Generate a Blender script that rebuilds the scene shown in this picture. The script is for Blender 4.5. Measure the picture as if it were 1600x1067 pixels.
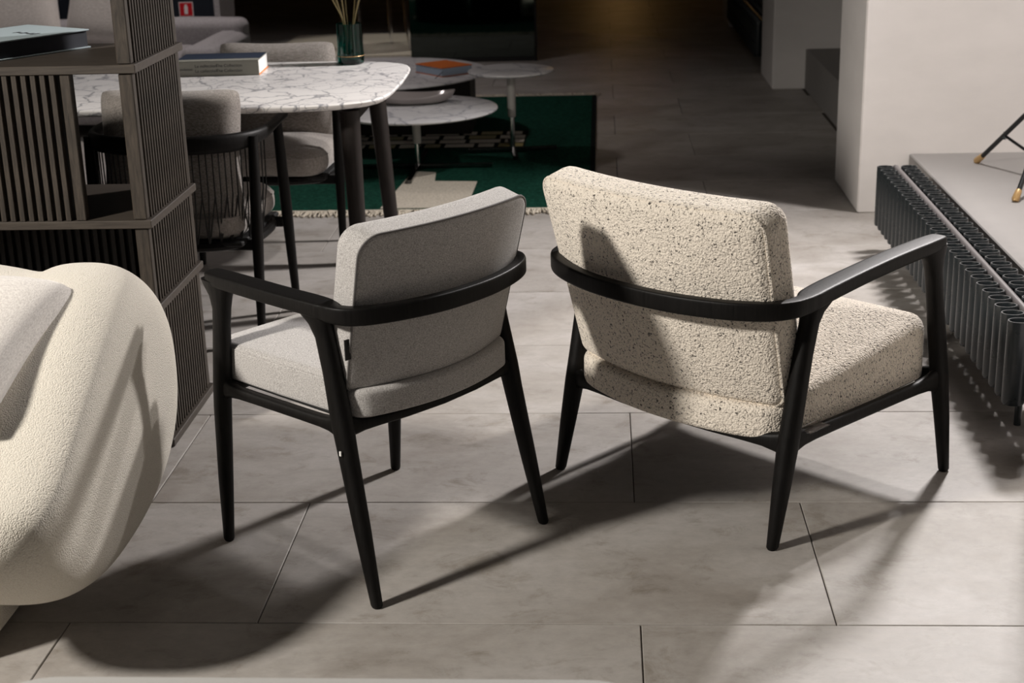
import bpy, math, random
from mathutils import Vector, Matrix
random.seed(7)
for o in list(bpy.data.objects):
    bpy.data.objects.remove(o)
scene = bpy.context.scene
C = scene.collection
R = math.radians

# ------------------------------------------------------------------ camera
cam_d = bpy.data.cameras.new('camera')
cam = bpy.data.objects.new('camera', cam_d)
C.objects.link(cam)
cam_d.sensor_width = 36.0
cam_d.lens = 2332.2 / 1600 * 36.0
cam_d.clip_start = 0.05
cam_d.clip_end = 60
pit, yaw, rol, cam_h = 0.32249, -0.064735, -0.028145, 1.53493
fw = Vector((math.sin(yaw) * math.cos(pit), math.cos(yaw) * math.cos(pit), -math.sin(pit)))
rt0 = Vector((math.cos(yaw), -math.sin(yaw), 0))
up0 = rt0.cross(fw)
rt = rt0 * math.cos(rol) + up0 * math.sin(rol)
up = -rt0 * math.sin(rol) + up0 * math.cos(rol)
cam.matrix_world = Matrix(((rt.x, up.x, -fw.x, 0), (rt.y, up.y, -fw.y, 0), (rt.z, up.z, -fw.z, cam_h), (0, 0, 0, 1)))
cam_d.dof.use_dof = True
cam_d.dof.focus_distance = 3.45
cam_d.dof.aperture_fstop = 6.3
scene.camera = cam

# ------------------------------------------------------------------ view, world, lights
vs = scene.view_settings
vs.view_transform = 'Standard'
vs.look = 'None'
vs.exposure = 0.0
vs.gamma = 1.0
vs.use_curve_mapping = False
world = bpy.data.worlds.new('world')
scene.world = world
world.use_nodes = True
world.node_tree.nodes['Background'].inputs[0].default_value = (0.9, 0.95, 1.0, 1)
world.node_tree.nodes['Background'].inputs[1].default_value = 0.03


def spot(name, loc, target, power, size, angle, blend, color):
    d = bpy.data.lights.new(name, 'SPOT')
    d.energy = power
    d.shadow_soft_size = size
    d.spot_size = R(angle)
    d.spot_blend = blend
    d.color = color
    o = bpy.data.objects.new(name, d)
    C.objects.link(o)
    o.location = loc
    o.rotation_euler = (Vector(target) - Vector(loc)).to_track_quat('-Z', 'Y').to_euler()
    return o


KEY = (1.66, 5.86, 2.4)
FILL = (-3.5, 0.95, 2.9)
spot('studio_flash_key', KEY, (-0.7, 4.0, 0.6), 480, 0.14, 124, 1.0, (1.0, 0.955, 0.94))
spot('studio_flash_fill', FILL, (0.1, 3.3, 0.3), 890, 0.20, 76, 0.9, (1.0, 0.94, 0.86))


spot('added_bay_fill', (1.66, 5.90, 3.3), (1.1, 5.3, 0.0), 210, 0.07, 165, 0.8, (1.0, 0.95, 0.93))  # added spot without a known source, brightens platform and pillar wall
spot('added_hall_fill', (0.2, 9.8, 3.3), (0.0, 9.8, 0.0), 4, 0.15, 150, 0.6, (1.0, 0.90, 0.86))  # invented weak light that lifts the dark hall floor
spot('added_back_fill', (-1.85, 11.9, 3.3), (-1.85, 12.0, 0.0), 110, 0.08, 36, 0.5, (1.0, 0.95, 0.9))  # spot put in to brighten the clear chair and its mat
spot('added_lounge_fill', (-2.6, 8.6, 3.3), (-2.7, 8.9, 0.0), 150, 0.15, 110, 0.8, (1.0, 0.90, 0.88))  # added light for the back-left sofa and its pillows


# ------------------------------------------------------------------ materials
def mat(name):
    m = bpy.data.materials.new(name)
    m.use_nodes = True
    nt = m.node_tree
    return m, nt, nt.nodes['Principled BSDF']


def N(nt, t, **kw):
    n = nt.nodes.new(t)
    for k, v in kw.items():
        if isinstance(v, tuple) and k.startswith('i_'):
            n.inputs[k[2:].replace('_', ' ')].default_value = v
        elif k.startswith('i_'):
            n.inputs[k[2:].replace('_', ' ')].default_value = v
        else:
            setattr(n, k, v)
    return n


def ramp(nt, src, stops):
    r = nt.nodes.new('ShaderNodeValToRGB')
    e = r.color_ramp.elements
    while len(e) < len(stops):
        e.new(0.5)
    for el, (p, c) in zip(e, stops):
        el.position = p
        el.color = (*c, 1)
    nt.links.new(src, r.inputs[0])
    return r


def coords(nt, scale=(1, 1, 1), kind='Object'):
    tc = nt.nodes.new('ShaderNodeTexCoord')
    mp = nt.nodes.new('ShaderNodeMapping')
    mp.inputs['Scale'].default_value = scale
    nt.links.new(tc.outputs[kind], mp.inputs[0])
    return mp.outputs[0]


def bump(nt, b, src, strength, dist):
    n = nt.nodes.new('ShaderNodeBump')
    n.inputs['Strength'].default_value = strength
    n.inputs['Distance'].default_value = dist
    nt.links.new(src, n.inputs['Height'])
    nt.links.new(n.outputs[0], b.inputs['Normal'])
    return n


def plain(name, col, rough=0.6, metal=0.0, **kw):
    m, nt, b = mat(name)
    b.inputs['Base Color'].default_value = (*col, 1)
    b.inputs['Roughness'].default_value = rough
    b.inputs['Metallic'].default_value = metal
    for k, v in kw.items():
        b.inputs[k.replace('_', ' ')].default_value = v
    # faint procedural variation of roughness
    n = N(nt, 'ShaderNodeTexNoise', i_Scale=14.0, i_Detail=3.0)
    nt.links.new(coords(nt), n.inputs['Vector'])
    mr = N(nt, 'ShaderNodeMapRange')
    mr.inputs['To Min'].default_value = max(0.0, rough - 0.05)
    mr.inputs['To Max'].default_value = min(1.0, rough + 0.05)
    nt.links.new(n.outputs[0], mr.inputs[0])
    nt.links.new(mr.outputs[0], b.inputs['Roughness'])
    return m


def m_tile():
    m, nt, b = mat('stone_tile')
    geo = nt.nodes.new('ShaderNodeNewGeometry')
    oi = nt.nodes.new('ShaderNodeObjectInfo')
    mul = N(nt, 'ShaderNodeVectorMath', operation='SCALE')
    mul.inputs['Scale'].default_value = 37.0
    cmb = nt.nodes.new('ShaderNodeCombineXYZ')
    nt.links.new(oi.outputs['Random'], cmb.inputs[0])
    nt.links.new(oi.outputs['Random'], cmb.inputs[1])
    nt.links.new(cmb.outputs[0], mul.inputs[0])
    add = N(nt, 'ShaderNodeVectorMath', operation='ADD')
    nt.links.new(geo.outputs['Position'], add.inputs[0])
    nt.links.new(mul.outputs[0], add.inputs[1])
    mp = N(nt, 'ShaderNodeMapping')
    mp.inputs['Scale'].default_value = (1.0, 1.35, 1.0)
    nt.links.new(add.outputs[0], mp.inputs[0])
    n1 = N(nt, 'ShaderNodeTexNoise', i_Scale=2.2, i_Detail=9.0, i_Roughness=0.62, i_Distortion=0.6)
    n2 = N(nt, 'ShaderNodeTexNoise', i_Scale=26.0, i_Detail=8.0, i_Roughness=0.75)
    n3 = N(nt, 'ShaderNodeTexNoise', i_Scale=7.0, i_Detail=12.0, i_Roughness=0.75, i_Distortion=0.5)
    for n in (n1, n2, n3):
        nt.links.new(mp.outputs[0], n.inputs['Vector'])
    r1 = ramp(nt, n1.outputs[0], [(0.3, (0.285, 0.258, 0.232)), (0.5, (0.37, 0.345, 0.32)), (0.68, (0.44, 0.415, 0.395))])
    r3 = ramp(nt, n3.outputs[0], [(0.33, (0.72, 0.69, 0.64)), (0.47, (1, 1, 1)), (0.75, (1.06, 1.05, 1.04))])
    r2 = ramp(nt, n2.outputs[0], [(0.25, (0.86, 0.86, 0.86)), (0.6, (1.04, 1.04, 1.04))])
    x1 = N(nt, 'ShaderNodeMix', data_type='RGBA', blend_type='MULTIPLY')
    x1.inputs[0].default_value = 1
    nt.links.new(r1.outputs[0], x1.inputs[6])
    nt.links.new(r3.outputs[0], x1.inputs[7])
    x2 = N(nt, 'ShaderNodeMix', data_type='RGBA', blend_type='MULTIPLY')
    x2.inputs[0].default_value = 1
    nt.links.new(x1.outputs[2], x2.inputs[6])
    nt.links.new(r2.outputs[0], x2.inputs[7])
    nt.links.new(x2.outputs[2], b.inputs['Base Color'])
    rr = N(nt, 'ShaderNodeMapRange')
    rr.inputs['To Min'].default_value = 0.40
    rr.inputs['To Max'].default_value = 0.62
    nt.links.new(n3.outputs[0], rr.inputs[0])
    nt.links.new(rr.outputs[0], b.inputs['Roughness'])
    b.inputs['Specular IOR Level'].default_value = 0.4
    bump(nt, b, n2.outputs[0], 0.12, 0.002)
    return m


def m_felt(name, c1, c2, c3, sc=420, sheen=0.25):
    m, nt, b = mat(name)
    v = coords(nt)
    n = N(nt, 'ShaderNodeTexNoise', i_Scale=float(sc), i_Detail=4.0, i_Roughness=0.7)
    nt.links.new(v, n.inputs['Vector'])
    r = ramp(nt, n.outputs[0], [(0.34, c1), (0.5, c2), (0.64, c3)])
    nt.links.new(r.outputs[0], b.inputs['Base Color'])
    b.inputs['Roughness'].default_value = 0.95
    b.inputs['Sheen Weight'].default_value = sheen
    b.inputs['Specular IOR Level'].default_value = 0.15 if sheen else 0.05
    bump(nt, b, n.outputs[0], 0.25, 0.0015)
    return m


def m_boucle(name, base, dark, specks, vs_=170.0, bs=0.8, bd=0.006, stretch=(1, 1, 1)):
    m, nt, b = mat(name)
    v = coords(nt, stretch)
    wn = N(nt, 'ShaderNodeTexNoise', i_Scale=60.0, i_Detail=2.0)
    nt.links.new(v, wn.inputs['Vector'])
    wx = N(nt, 'ShaderNodeVectorMath', operation='MULTIPLY_ADD')
    wx.inputs[1].default_value = (0.012, 0.012, 0.012) if specks else (0.004, 0.004, 0.004)
    nt.links.new(wn.outputs[1], wx.inputs[0])
    nt.links.new(v, wx.inputs[2])
    vo = N(nt, 'ShaderNodeTexVoronoi', i_Scale=vs_)
    vo.feature = 'F1'
    nt.links.new(wx.outputs[0], vo.inputs['Vector'])
    inv = N(nt, 'ShaderNodeMath', operation='SUBTRACT')
    inv.inputs[0].default_value = 1.0
    nt.links.new(vo.outputs['Distance'], inv.inputs[1])
    n2 = N(nt, 'ShaderNodeTexNoise', i_Scale=18.0, i_Detail=3.0)
    nt.links.new(v, n2.inputs['Vector'])
    hgt = N(nt, 'ShaderNodeMath', operation='MULTIPLY_ADD')
    hgt.inputs[1].default_value = 1.0
    nt.links.new(inv.outputs[0], hgt.inputs[0])
    nt.links.new(n2.outputs[0], hgt.inputs[2])
    if specks:
        sn = N(nt, 'ShaderNodeTexNoise', i_Scale=185.0, i_Detail=2.5, i_Roughness=0.6, i_Distortion=0.8)
        nt.links.new(v, sn.inputs['Vector'])
        r = ramp(nt, sn.outputs[0], [(0.0, dark), (0.35, dark), (0.415, tuple(x * 0.86 for x in base)), (0.52, base)])
    else:
        r = ramp(nt, vo.outputs['Distance'], [(0.1, base), (0.75, dark)])
    nt.links.new(r.outputs[0], b.inputs['Base Color'])
    b.inputs['Roughness'].default_value = 0.96
    b.inputs['Sheen Weight'].default_value = 0.2
    b.inputs['Specular IOR Level'].default_value = 0.1
    bump(nt, b, hgt.outputs[0], bs, bd)
    return m


def m_wood(name, c1, c2, rough, stretch=(60, 60, 4), bs=0.15, spec=0.4):
    m, nt, b = mat(name)
    v = coords(nt, stretch)
    n = N(nt, 'ShaderNodeTexNoise', i_Scale=3.0, i_Detail=6.0, i_Roughness=0.65, i_Distortion=0.5)
    nt.links.new(v, n.inputs['Vector'])
    r = ramp(nt, n.outputs[0], [(0.3, c1), (0.7, c2)])
    nt.links.new(r.outputs[0], b.inputs['Base Color'])
    b.inputs['Roughness'].default_value = rough
    b.inputs['Specular IOR Level'].default_value = spec
    bump(nt, b, n.outputs[0], bs, 0.002)
    return m


def m_marble(name, base, vein, sc=3.0):
    m, nt, b = mat(name)
    v = coords(nt)
    n0 = N(nt, 'ShaderNodeTexNoise', i_Scale=5.0, i_Detail=5.0)
    nt.links.new(v, n0.inputs['Vector'])
    ad = N(nt, 'ShaderNodeVectorMath', operation='MULTIPLY_ADD')
    ad.inputs[1].default_value = (0.22, 0.22, 0.22)
    nt.links.new(n0.outputs[1], ad.inputs[0])
    nt.links.new(v, ad.inputs[2])
    cols = []
    for s, w in ((sc * 2.2, 0.035), (sc * 4.6, 0.045)):
        vo = N(nt, 'ShaderNodeTexVoronoi', i_Scale=s)
        vo.feature = 'DISTANCE_TO_EDGE'
        nt.links.new(ad.outputs[0], vo.inputs['Vector'])
        r = ramp(nt, vo.outputs['Distance'], [(0.0, (0, 0, 0)), (w, (1, 1, 1))])
        cols.append(r)
    mk = N(nt, 'ShaderNodeTexNoise', i_Scale=3.5, i_Detail=3.0)
    nt.links.new(v, mk.inputs['Vector'])
    mkr = ramp(nt, mk.outputs[0], [(0.38, (0, 0, 0)), (0.56, (1, 1, 1))])
    mx = N(nt, 'ShaderNodeMix', data_type='RGBA')
    nt.links.new(mkr.outputs[0], mx.inputs[0])
    mx.inputs[6].default_value = (1, 1, 1, 1)
    nt.links.new(cols[1].outputs[0], mx.inputs[7])
    ml = N(nt, 'ShaderNodeMix', data_type='RGBA', blend_type='MULTIPLY')
    ml.inputs[0].default_value = 0.8
    nt.links.new(cols[0].outputs[0], ml.inputs[6])
    nt.links.new(mx.outputs[2], ml.inputs[7])
    fin = N(nt, 'ShaderNodeMix', data_type='RGBA')
    nt.links.new(ml.outputs[2], fin.inputs[0])
    fin.inputs[6].default_value = (*vein, 1)
    fin.inputs[7].default_value = (*base, 1)
    nt.links.new(fin.outputs[2], b.inputs['Base Color'])
    b.inputs['Roughness'].default_value = 0.35
    return m


def m_plaster(name, col):
    m, nt, b = mat(name)
    v = coords(nt, (1, 1, 2.2))
    n = N(nt, 'ShaderNodeTexNoise', i_Scale=3.0, i_Detail=8.0, i_Roughness=0.6)
    nt.links.new(v, n.inputs['Vector'])
    r = ramp(nt, n.outputs[0], [(0.3, tuple(x * 0.93 for x in col)), (0.65, col)])
    nt.links.new(r.outputs[0], b.inputs['Base Color'])
    b.inputs['Roughness'].default_value = 0.85
    bump(nt, b, n.outputs[0], 0.12, 0.01)
    return m


def m_linen(name, c1, c2, sc=90.0):
    m, nt, b = mat(name)
    v = coords(nt)
    n1 = N(nt, 'ShaderNodeTexNoise', i_Scale=sc, i_Detail=3.0)
    n2 = N(nt, 'ShaderNodeTexNoise', i_Scale=sc, i_Detail=3.0)
    for n, s in ((n1, (6, 1, 0.3)), (n2, (0.3, 1, 6))):
        mp = N(nt, 'ShaderNodeMapping')
        mp.inputs['Scale'].default_value = s
        nt.links.new(v, mp.inputs[0])
        nt.links.new(mp.outputs[0], n.inputs['Vector'])
    s = N(nt, 'ShaderNodeMath', operation='ADD')
    nt.links.new(n1.outputs[0], s.inputs[0])
    nt.links.new(n2.outputs[0], s.inputs[1])
    h = N(nt, 'ShaderNodeMath', operation='MULTIPLY')
    h.inputs[1].default_value = 0.5
    nt.links.new(s.outputs[0], h.inputs[0])
    r = ramp(nt, h.outputs[0], [(0.38, c1), (0.6, c2)])
    nt.links.new(r.outputs[0], b.inputs['Base Color'])
    b.inputs['Roughness'].default_value = 0.9
    b.inputs['Sheen Weight'].default_value = 0.3
    bump(nt, b, h.outputs[0], 0.2, 0.002)
    return m


def m_glass(name, col, rough=0.02, ior=1.45):
    m, nt, b = mat(name)
    b.inputs['Base Color'].default_value = (*col, 1)
    b.inputs['Roughness'].default_value = rough
    b.inputs['IOR'].default_value = ior
    b.inputs['Transmission Weight'].default_value = 1.0
    return m


def m_emit(name, col, s):
    m, nt, b = mat(name)
    b.inputs['Emission Color'].default_value = (*col, 1)
    b.inputs['Emission Strength'].default_value = s
    return m


M = {}
M['tile'] = m_tile()
M['grout'] = plain('grout', (0.075, 0.062, 0.05), 0.9)
M['felt'] = m_felt('grey_wool_felt', (0.23, 0.215, 0.205), (0.45, 0.43, 0.415), (0.62, 0.60, 0.58))
M['felt_seam'] = plain('shaded_seam_cord', (0.19, 0.18, 0.175), 0.9)  # piping darker than the felt: its shadow line is put into the colour
M['boucle_speck'] = m_boucle('speckled_boucle', (0.86, 0.78, 0.675), (0.06, 0.052, 0.048), True, 190.0, 0.6, 0.005)
M['boucle_cream'] = m_boucle('cream_boucle', (0.79, 0.745, 0.655), (0.67, 0.62, 0.535), False, 340.0, 0.6, 0.0035)
M['black_wood'] = m_wood('black_stained_ash', (0.003, 0.0028, 0.0026), (0.009, 0.008, 0.0075), 0.47, (60, 60, 4), 0.2, 0.17)
M['dark_wood'] = m_wood('dark_brown_oak', (0.010, 0.0075, 0.0065), (0.022, 0.017, 0.015), 0.45, (60, 60, 4), 0.15, 0.3)
M['shelf_wood'] = m_wood('smoked_oak', (0.022, 0.018, 0.0145), (0.068, 0.054, 0.042), 0.5, (40, 40, 5))
M['shelf_board'] = m_wood('smoked_oak_board', (0.035, 0.028, 0.023), (0.075, 0.062, 0.05), 0.5, (3, 50, 50))
M['black'] = plain('matt_black', (0.006, 0.006, 0.006), 0.7)
M['marble'] = m_marble('white_marble', (0.80, 0.775, 0.755), (0.25, 0.25, 0.27))
M['marble_b'] = m_marble('grey_white_marble', (0.62, 0.61, 0.61), (0.30, 0.30, 0.33), 1.6)
M['plaster'] = m_plaster('white_plaster', (0.80, 0.765, 0.745))
M['platform'] = m_plaster('concrete_platform', (0.27, 0.256, 0.245))
M['dark_wall'] = plain('dark_wall_paint', (0.02, 0.02, 0.019), 0.8)
M['ceiling'] = plain('dark_ceiling_paint', (0.05, 0.05, 0.05), 0.9)
M['radiator'] = plain('anthracite_enamel', (0.017, 0.022, 0.025), 0.28)
M['pipe'] = plain('grey_pipe', (0.12, 0.11, 0.11), 0.4)
M['linen'] = m_linen('taupe_linen', (0.14, 0.122, 0.108), (0.38, 0.345, 0.315), 200.0)
M['linen_light'] = m_linen('pale_linen', (0.55, 0.51, 0.47), (0.78, 0.74, 0.69), 160.0)
M['grey_fabric'] = m_felt('mid_grey_fabric', (0.26, 0.245, 0.25), (0.34, 0.325, 0.33), (0.42, 0.40, 0.41), 120)
M['rug_green'] = m_felt('green_rug_wool', (0.004, 0.022, 0.0145), (0.007, 0.041, 0.027), (0.012, 0.062, 0.041), 60, 0.0)
M['rug_cream'] = m_felt('cream_rug_wool', (0.36, 0.32, 0.25), (0.54, 0.48, 0.385), (0.64, 0.58, 0.48), 90)
M['rug_dark'] = m_felt('black_rug_wool', (0.004, 0.005, 0.005), (0.008, 0.010, 0.010), (0.014, 0.016, 0.016), 90, 0.0)
M['rug_yellow'] = m_felt('mustard_rug_wool', (0.16, 0.13, 0.02), (0.22, 0.18, 0.03), (0.28, 0.22, 0.05), 90)
M['chrome'] = plain('chrome', (0.75, 0.75, 0.76), 0.12, 1.0)
M['dark_chrome'] = plain('dark_chrome', (0.16, 0.16, 0.16), 0.18, 1.0)
M['sleeve'] = plain('pale_enamel', (0.52, 0.50, 0.47), 0.4)
M['ceramic'] = plain('taupe_ceramic', (0.30, 0.27, 0.26), 0.18)
M['green_glass'] = m_glass('green_glass', (0.008, 0.24, 0.19), 0.02, 1.45)
M['clear_glass'] = m_glass('clear_polycarbonate', (0.96, 0.97, 1.0), 0.02, 1.4)
M['mirror'] = plain('dark_mirror_glass', (0.11, 0.13, 0.12), 0.04, 1.0)
M['twig'] = plain('olive_twig', (0.09, 0.065, 0.02), 0.7)
M['paper'] = plain('white_paper', (0.78, 0.77, 0.75), 0.8)
M['paper_blue'] = plain('blue_edged_paper', (0.36, 0.45, 0.56), 0.7)
M['cover_sage'] = plain('sage_grey_cover', (0.30, 0.295, 0.25), 0.7)
M['cover_navy'] = plain('navy_cover', (0.05, 0.065, 0.10), 0.35)
M['cover_orange'] = plain('orange_cover', (0.55, 0.13, 0.015), 0.55)
M['orange_bright'] = plain('bright_orange_band', (0.85, 0.25, 0.04), 0.6)
M['cover_pale'] = plain('pale_blue_cover', (0.50, 0.59, 0.62), 0.35)
M['pages_dark'] = plain('dark_page_edges', (0.030, 0.034, 0.045), 0.55)
M['ink'] = plain('dark_ink', (0.02, 0.02, 0.025), 0.6)
M['sign_red'] = plain('sign_red', (0.55, 0.012, 0.02), 0.4)
M['sign_white'] = plain('sign_white', (0.75, 0.73, 0.72), 0.5)
M['cabinet'] = plain('navy_cabinet', (0.008, 0.012, 0.02), 0.5)
M['stand_black'] = plain('black_stand_metal', (0.008, 0.009, 0.010), 0.3)
M['gold_tape'] = plain('gold_tape', (0.50, 0.32, 0.14), 0.32, 0.35)
M['front_table'] = plain('pale_grey_lacquer', (0.38, 0.372, 0.355), 0.45)
M['clear_tag'] = m_glass('clear_plastic_tag', (0.9, 0.85, 0.85), 0.1, 1.3)
M['warm_lamp'] = m_emit('warm_lamp_glow', (1.0, 0.55, 0.18), 9.0)


# ------------------------------------------------------------------ mesh helpers
class MB:
    def __init__(s):
        s.v = []
        s.f = []

    def add(s, vs_, fs):
        k = len(s.v)
        s.v += [tuple(p) for p in vs_]
        s.f += [tuple(i + k for i in f) for f in fs]
        return s

    def box(s, x0, x1, y0, y1, z0, z1, bev=0.0):
        if bev <= 0:
            vs_ = [(x, y, z) for x in (x0, x1) for y in (y0, y1) for z in (z0, z1)]
            return s.add(vs_, [(0, 1, 3, 2), (4, 6, 7, 5), (0, 4, 5, 1), (2, 3, 7, 6), (0, 2, 6, 4), (1, 5, 7, 3)])
        b = bev
        rings = []
        for z, i in ((z0, b), (z0 + b, 0), (z1 - b, 0), (z1, b)):
            rings.append([(x0 + i + b, y0 + i, z), (x1 - i - b, y0 + i, z), (x1 - i, y0 + i + b, z), (x1 - i, y1 - i - b, z),
                          (x1 - i - b, y1 - i, z), (x0 + i + b, y1 - i, z), (x0 + i, y1 - i - b, z), (x0 + i, y0 + i + b, z)])
        return s.loft(rings)

    def loft(s, rings, cap=True, loop=False):
        n = len(rings[0])
        k = len(s.v)
        for r in rings:
            s.v += [tuple(p) for p in r]
        m = len(rings)
        for j in range(m if loop else m - 1):
            a, b = k + j * n, k + ((j + 1) % m) * n
            for i in range(n):
                i2 = (i + 1) % n
                s.f.append((a + i, a + i2, b + i2, b + i))
        if cap and not loop:
            s.f.append(tuple(k + i for i in reversed(range(n))))
            s.f.append(tuple(k + (m - 1) * n + i for i in range(n)))
        return s

    def tube(s, pts, r, n=10, loop=False, cap=True):
        pts = [Vector(p) for p in pts]
        rs = r if isinstance(r, (list, tuple)) else [r] * len(pts)
        rings = []
        m = len(pts)
        prev = None
        for i, p in enumerate(pts):
            if loop:
                t = pts[(i + 1) % m] - pts[i - 1]
            else:
                t = pts[min(i + 1, m - 1)] - pts[max(i - 1, 0)]
            t.normalize()
            if prev is None:
                ref = Vector((0, 0, 1)) if abs(t.z) < 0.9 else Vector((1, 0, 0))
                a = t.cross(ref).normalized()
            else:
                a = (prev - t * prev.dot(t)).normalized()
            prev = a
            b = t.cross(a)
            rings.append([p + (a * math.cos(2 * math.pi * k / n) + b * math.sin(2 * math.pi * k / n)) * rs[i] for k in range(n)])
        return s.loft(rings, cap, loop)

    def lathe(s, prof, cx=0, cy=0, n=40, cap=True):
        rings = [[(cx + r * math.cos(2 * math.pi * k / n), cy + r * math.sin(2 * math.pi * k / n), z) for k in range(n)] for r, z in prof]
        return s.loft(rings, cap)

    def build(s, name, m, parent=None, smooth=True, angle=40, loc=None):
        me = bpy.data.meshes.new(name)
        me.from_pydata([tuple(p) for p in s.v], [], s.f)
        me.update()
        import bmesh
        bm = bmesh.new()
        bm.from_mesh(me)
        bmesh.ops.recalc_face_normals(bm, faces=bm.faces)
        bm.to_mesh(me)
        bm.free()
        if smooth:
            me.shade_smooth()
            me.set_sharp_from_angle(angle=R(angle))
        me.materials.append(M[m] if isinstance(m, str) else m)
        o = bpy.data.objects.new(name, me)
        C.objects.link(o)
        if parent is not None:
            o.parent = parent
        if loc is not None:
            o.location = loc
        return o


def tag(o, label=None, cat=None, group=None, kind=None):
    if label:
        o['label'] = label
    if cat:
        o['category'] = cat
    if group:
        o['group'] = group
    if kind:
        o['kind'] = kind
    return o


def empty(name, loc=(0, 0, 0), rz=0.0):
    o = bpy.data.objects.new(name, None)
    C.objects.link(o)
    o.location = loc
    o.rotation_euler = (0, 0, rz)
    o.empty_display_size = 0.1
    return o


def copy_tree(o, parent=None):
    c = o.copy()
    C.objects.link(c)
    c.parent = parent
    for ch in list(o.children):
        copy_tree(ch, c)
    return c


def sgnpow(x, p):
    return math.copysign(abs(x) ** p, x)


def sring(c, ax, ay, rx, ry, n=20, p=2.6):
    c, ax, ay = Vector(c), Vector(ax), Vector(ay)
    out = []
    for k in range(n):
        t = 2 * math.pi * k / n
        out.append(c + ax * (rx * sgnpow(math.cos(t), 2 / p)) + ay * (ry * sgnpow(math.sin(t), 2 / p)))
    return out


def interp(x, xs, ys):
    if x <= xs[0]:
        return ys[0]
    for i in range(len(xs) - 1):
        if x <= xs[i + 1]:
            t = (x - xs[i]) / (xs[i + 1] - xs[i])
            return ys[i] + (ys[i + 1] - ys[i]) * t
    return ys[-1]


def catmull(pts, sub=6):
    pts = [Vector(p) for p in pts]
    out = []
    for i in range(len(pts) - 1):
        p0, p1, p2, p3 = pts[max(i - 1, 0)], pts[i], pts[i + 1], pts[min(i + 2, len(pts) - 1)]
        for k in range(sub):
            t = k / sub
            out.append(0.5 * ((2 * p1) + (p2 - p0) * t + (2 * p0 - 5 * p1 + 4 * p2 - p3) * t * t + (3 * p1 - p0 - 3 * p2 + p3) * t ** 3))
    out.append(pts[-1])
    return out


def rrect(w, h, rc, nc=8, ne=14, rb=None):
    """rounded rectangle outline: list of (x, y, nx, ny)"""
    out = []
    rb = rc if rb is None else rb
    cs = ((w / 2 - rc, h / 2 - rc, 0, rc), (-w / 2 + rc, h / 2 - rc, 90, rc), (-w / 2 + rb, -h / 2 + rb, 180, rb), (w / 2 - rb, -h / 2 + rb, 270, rb))
    for q, (cx, cy, a0, rc) in enumerate(cs):
        for k in range(nc + 1):
            a = R(a0 + 90 * k / nc)
            out.append((cx + rc * math.cos(a), cy + rc * math.sin(a), math.cos(a), math.sin(a)))
        nx, ny, b0, rc = cs[(q + 1) % 4]
        x0, y0, n0, n1 = out[-1]
        x1, y1 = nx + rc * math.cos(R(b0)), ny + rc * math.sin(R(b0))
        for k in range(1, ne):
            t = k / ne
            out.append((x0 + (x1 - x0) * t, y0 + (y1 - y0) * t, n0, n1))
    return out


def pad(outline, d0, d1, r0, r1, crown0, crown1, fmap, nr=5, caps=9):
    """cushion: outline extruded along depth d0..d1, edge radii r0/r1, crowned caps; fmap(a, b, d) -> xyz"""
    m = MB()
    lv = []
    for k in range(nr + 1):
        a = R(90 * k / nr)
        lv.append((d0 + r0 * (1 - math.sin(a)), r0 * (1 - math.cos(a))))
    lv = [(d0 + r0 * (1 - math.sin(R(90 * k / nr))), r0 * (1 - math.cos(R(90 * k / nr)))) for k in range(nr, -1, -1)]
    lv += [(d0 + r0 + (d1 - r1 - d0 - r0) * k / 4, 0.0) for k in range(1, 4)]
    lv += [(d1 - r1 * (1 - math.sin(R(90 * k / nr))), r1 * (1 - math.cos(R(90 * k / nr)))) for k in range(nr + 1)]
    rings = [[(x - nx * i, y - ny * i, d) for x, y, nx, ny in outline] for d, i in lv]
    first = [[(x * s, y * s, d0 - crown0 * (1 - s ** 2.2)) for x, y, _ in rings[0]] for s in [0.04 + 0.92 * k / (caps - 1) for k in range(caps)]]
    last = [[(x * s, y * s, d1 + crown1 * (1 - s ** 2.2)) for x, y, _ in rings[-1]] for s in [0.96 - 0.92 * k / (caps - 1) for k in range(caps)]]
    rings = first + rings + last
    m.loft([[fmap(*p) for p in r] for r in rings])
    return m


# ------------------------------------------------------------------ the setting
X0, Y0, TL, TW = 0.0716, 2.7416, 1.2, 0.6
fl = MB().box(-6.0, 3.2, 0.0, 20.0, -0.12, -0.004).build('floor', 'grout', smooth=False)
tag(fl, kind='structure')
g = 0.0013
tile0 = MB().box(-TL / 2 + g, TL / 2 - g, -TW / 2 + g, TW / 2 - g, -0.02, 0.0, 0.0015).build('tile', 'tile', fl, smooth=False)
tile0.location = (X0 + TL * 0.5, Y0 - TW * 0.5, 0)
for r in range(-3, 24):
    off = TL / 3 if r % 2 == 0 else 0.0
    yc = Y0 + TW * (r + 0.5)
    for c in range(-4, 1):
        xc = X0 + off + TL * (c + 0.5)
        if r == -1 and c == 0:
            continue
        if xc < -2.5 - 0.16 * max(0, yc - 4):
            continue
        t = tile0.copy()
        C.objects.link(t)
        t.parent = fl
        t.location = (xc, yc, 0)

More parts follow.
